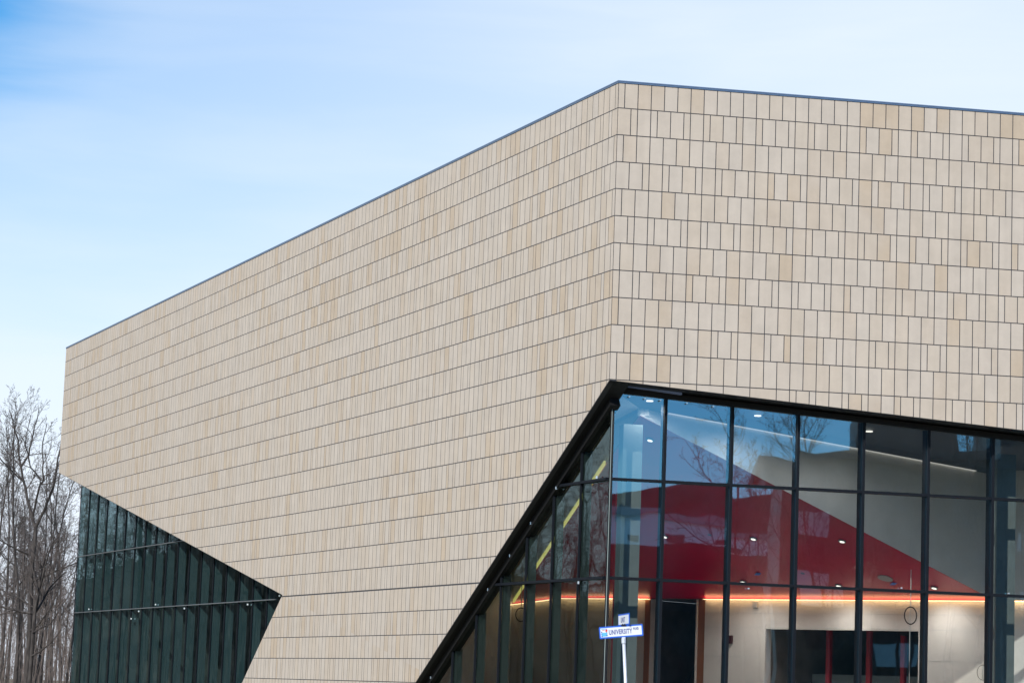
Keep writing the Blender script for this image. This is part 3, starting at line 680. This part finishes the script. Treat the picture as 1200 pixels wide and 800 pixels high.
def tree_copy(src, loc, rz, sc, label, group):
    c = copy_tree(src); c.location = loc; c.rotation_euler.z = rz; c.scale = (sc, sc, sc*rng.uniform(.93, 1.07))
    c['label'] = label; c['group'] = group; return c
base = []
for k in (0, 1, 3):
    base.append(tree_obj(protos[k], 'bare_tree', (0, 0, 0), 'slender bare tree standing deeper in the grey wood', GL))
base += [lean, left]
spots = []
tr = random.Random(3)
# the visible gap left of the building, then the wood that runs on to the left and that the glass mirrors
for y, px in ((72, 8), (75, 60), (80, 94), (88, 40), (95, 2), (103, 76), (112, 52), (124, 22), (138, 92), (152, 64), (170, 36), (190, 12), (205, 80), (84, 68), (98, 30), (118, 60), (130, 48), (145, 6), (160, 86), (180, 55), (78, 22), (85, 84), (91, 48), (96, 88), (101, 14), (106, 58), (110, 96), (116, 36), (122, 72), (128, 10), (134, 62), (142, 26), (150, 80), (156, 18), (162, 48), (168, 70), (175, 4), (182, 90), (188, 38), (196, 60), (204, 24), (212, 50), (220, 75), (228, 10), (235, 95)):
    spots.append(((px-600)/3022*(y+55.4)-2.134, y))
for k in range(120):
    y = tr.uniform(25, 170); x = -40-tr.uniform(0, 85)
    if y < 58: x = min(x, -52)
    if x > -25-.22*(y+55): x -= 14
    spots.append((x, y))
for i, (x, y) in enumerate(spots):
    if i < 3: o = base[i]; o.location = (x, y, 0)
    else: tree_copy(base[i % 5], (x, y, 0), tr.uniform(0, 6.28), tr.uniform(.82, 1.12), 'slender bare tree standing deeper in the grey wood', GL)
for k in range(110):
    y = tr.uniform(50, 110); x = -33-.2*(y-60)-tr.uniform(3, 40); tree_copy(base[k % 5], (x, y, 0), tr.uniform(0, 6.28), tr.uniform(1.1, 1.4), 'slender bare tree standing deeper in the grey wood', GL)
# tangle of thin stems between the trees
mb = MB(); ur = random.Random(11); ut = Tree(77)
for k in range(620):
    y = ur.uniform(58, 190); x = (ur.uniform(-120, 120)-600)/3022*(y+55.4)-2.134
    h = ur.uniform(2.5, 8.5); r = ur.uniform(.008, .022)
    q, rd = ut.branch((x, y, -.05), V((ur.gauss(0, .12), ur.gauss(0, .12), 1)), h, r, .005, 5, 3, mb, .07, .03)
    for j in range(9):
        p = q[ur.randint(1, 4)].lerp(q[ur.randint(2, 5)], .4); ut.branch(p, V((ur.gauss(0, .6), ur.gauss(0, .6), ur.uniform(.3, 1))), h*ur.uniform(.12, .3), r*.45, .004, 2, 3, mb, .15, .05)
tag(mb.build('undergrowth', MT['brush'], fix=False), 'thin grey brown stems tangled between the bare trees', 'undergrowth', kind='stuff')
# young beech that keeps its dry leaves
bt = Tree(31); q, rd = bt.branch((0, 0, 0), V((0, 0, 1)), 5.2, .05, .012, 6, 6, bt.trunk, .05, .05)
lv = MB()
for k in range(26):
    t = ur.uniform(.2, 1)*5; p = q[int(t)].lerp(q[int(t)+1], t-int(t)); a, _ = bt.branch(p, V((ur.gauss(0, 1), ur.gauss(0, 1), .25)), ur.uniform(.6, 1.5)*(1.2-t/7), .014, .004, 3, 3, bt.trunk, .15, .05)
    for j in range(22):
        c = a[ur.randint(1, 3)]+V((ur.gauss(0, .14), ur.gauss(0, .14), ur.gauss(0, .09))); e = V((ur.gauss(0, 1), ur.gauss(0, 1), ur.gauss(0, .4))).normalized()*.06; f = e.cross(V((ur.gauss(0, 1), ur.gauss(0, 1), ur.gauss(0, 1)))).normalized()*.03
        lv.poly([c-e, c+f, c+e, c-f])
by = empty('young_beech', (-19.55, 58, 0)); tag(by, 'young beech with dry orange leaves at the foot of the teal glass', 'tree')
bt.trunk.build('trunk', MT['bark'], by, True, False); lv.build('foliage', MT['leafb'], by, False, False)

# ------------------------------------------------------------------ across the road (mirrored in the front glass)
def ridge(name, a0, a1, d, h, col, wob, seed, kd=40):
    hr = random.Random(seed); ph = [hr.uniform(0, 6) for _ in range(3)]; n = 60; m_ = MB(); rings = []
    for k in range(n+1):
        a = a0+(a1-a0)*k/n; hh = h*(1+wob*(math.sin(k*.22+ph[0])+.5*math.sin(k*.61+ph[1])+.25*math.sin(k*1.7+ph[2])+.25*hr.uniform(-1, 1)))
        rings.append([V((math.sin(a)*q_, -math.cos(a)*q_, z_)) for q_, z_ in ((d-7, -.2), (d-3, hh*.72), (d, hh), (d+kd, hh*.9), (d+kd+15, -.2))])
    for k in range(n):
        for q in range(4): m_.poly([rings[k][q], rings[k+1][q], rings[k+1][q+1], rings[k][q+1]])
    return tag(m_.build(name, mat(name, col, .95, var=.5, vscale=.35), None, True), kind='structure')
ridge('far_hill', .05, .95, 300, 29.5, (.05, .042, .038), .035, 3, 80)
ridge('added_bank', .1, .9, 134, 12.6, (.030, .027, .022), .035, 8)  # dark bank added so the lower part of the front glass mirrors dark
pb = empty('added_long_building'); tag(pb, 'long pale building added across the road for the pale band mirrored in the front glass', 'building')  # block added to give the front glass a pale band to mirror
mb = MB(); mb.box(-10, -238, 0, 210, -220, 22.0); mb.build('wall', mat('white_render', (.82, .82, .80), .8, var=.06, vscale=.2), pb)
mb = MB(); mb.box(-10.4, -238.4, 22.0, 210.4, -219.6, 22.7); mb.build('roof', MT['roof'], pb)
for k in range(40): mb = MB(); mb.box(-6+k*5.4, -219.99, 19.6, -4+k*5.4, -219.9, 20.4); mb.build('window', MT['darkglass'], pb)
# dark brick block, mirrored in the right-hand half of the front glass
bb = empty('brick_block', (3+math.sin(.475)*86, 1-math.cos(.475)*86, 0)); bb.rotation_euler.z = R_(24); tag(bb, 'dark brick block across the road, mirrored in the upper front glass', 'building')
mb = MB(); mb.box(0, -16, 0, 46, 0, 15.2); mb.build('wall', mat('dark_brick', (.085, .065, .05), .85, var=.6, vscale=.35), bb)
mb = MB(); mb.box(-.3, -16.3, 15.2, 46.3, .3, 15.7); mb.box(5, -10, 15.7, 11, -4, 18.2); mb.box(13, -12, 15.7, 45, -3, 20.5); mb.build('roof', MT['backing'], bb)
for z in (2.2, 5.6, 9.0, 12.2):
    for k in range(11):
        mb = MB(); mb.box(1.5+k*4.1, .0, z, 3.4+k*4.1, .05, z+1.7); mb.build('window', MT['darkglass'], bb)
        if (k*7+int(z)) % 3 == 0: mb = MB(); mb.box(1.3+k*4.1, .0, z-1.2, 3.6+k*4.1, .08, z-.05); mb.build('spandrel_panel', MT['palewall'], bb)
for k in range(22):
    a = .44+.013*k+tr.uniform(-.01, .01); dd = tr.uniform(58, 80)
    tree_copy(base[k % 5], (3+math.sin(a)*dd, 1-math.cos(a)*dd, 0), tr.uniform(0, 6), tr.uniform(.95, 1.3), 'bare tree across the road, mirrored in the front glass', 'bare trees across the road')
# unseen rise added far to the left to darken the side glass reflections
mb = MB(); n = 40; hr = random.Random(2); prev = None
ring = []
for k in range(n+1):
    a = R_(-17-62*k/n); d = 185+18*math.sin(k*.5); h = (9+2.5*math.sin(k*.37)+2*hr.random())*min(1, k/5)
    ring.append([V((math.sin(a)*dd_-2, math.cos(a)*dd_-55, zz_)) for dd_, zz_ in ((d-26, -.2), (d-12, h*.55), (d, h), (d+30, h*.9), (d+70, -.2))])
for k in range(n):
    for q in range(4): mb.poly([ring[k][q], ring[k+1][q], ring[k+1][q+1], ring[k][q+1]])
tag(mb.build('added_hill', mat('added_hill_brown', (.085, .066, .052), .95, var=.35, vscale=.3)), kind='structure')
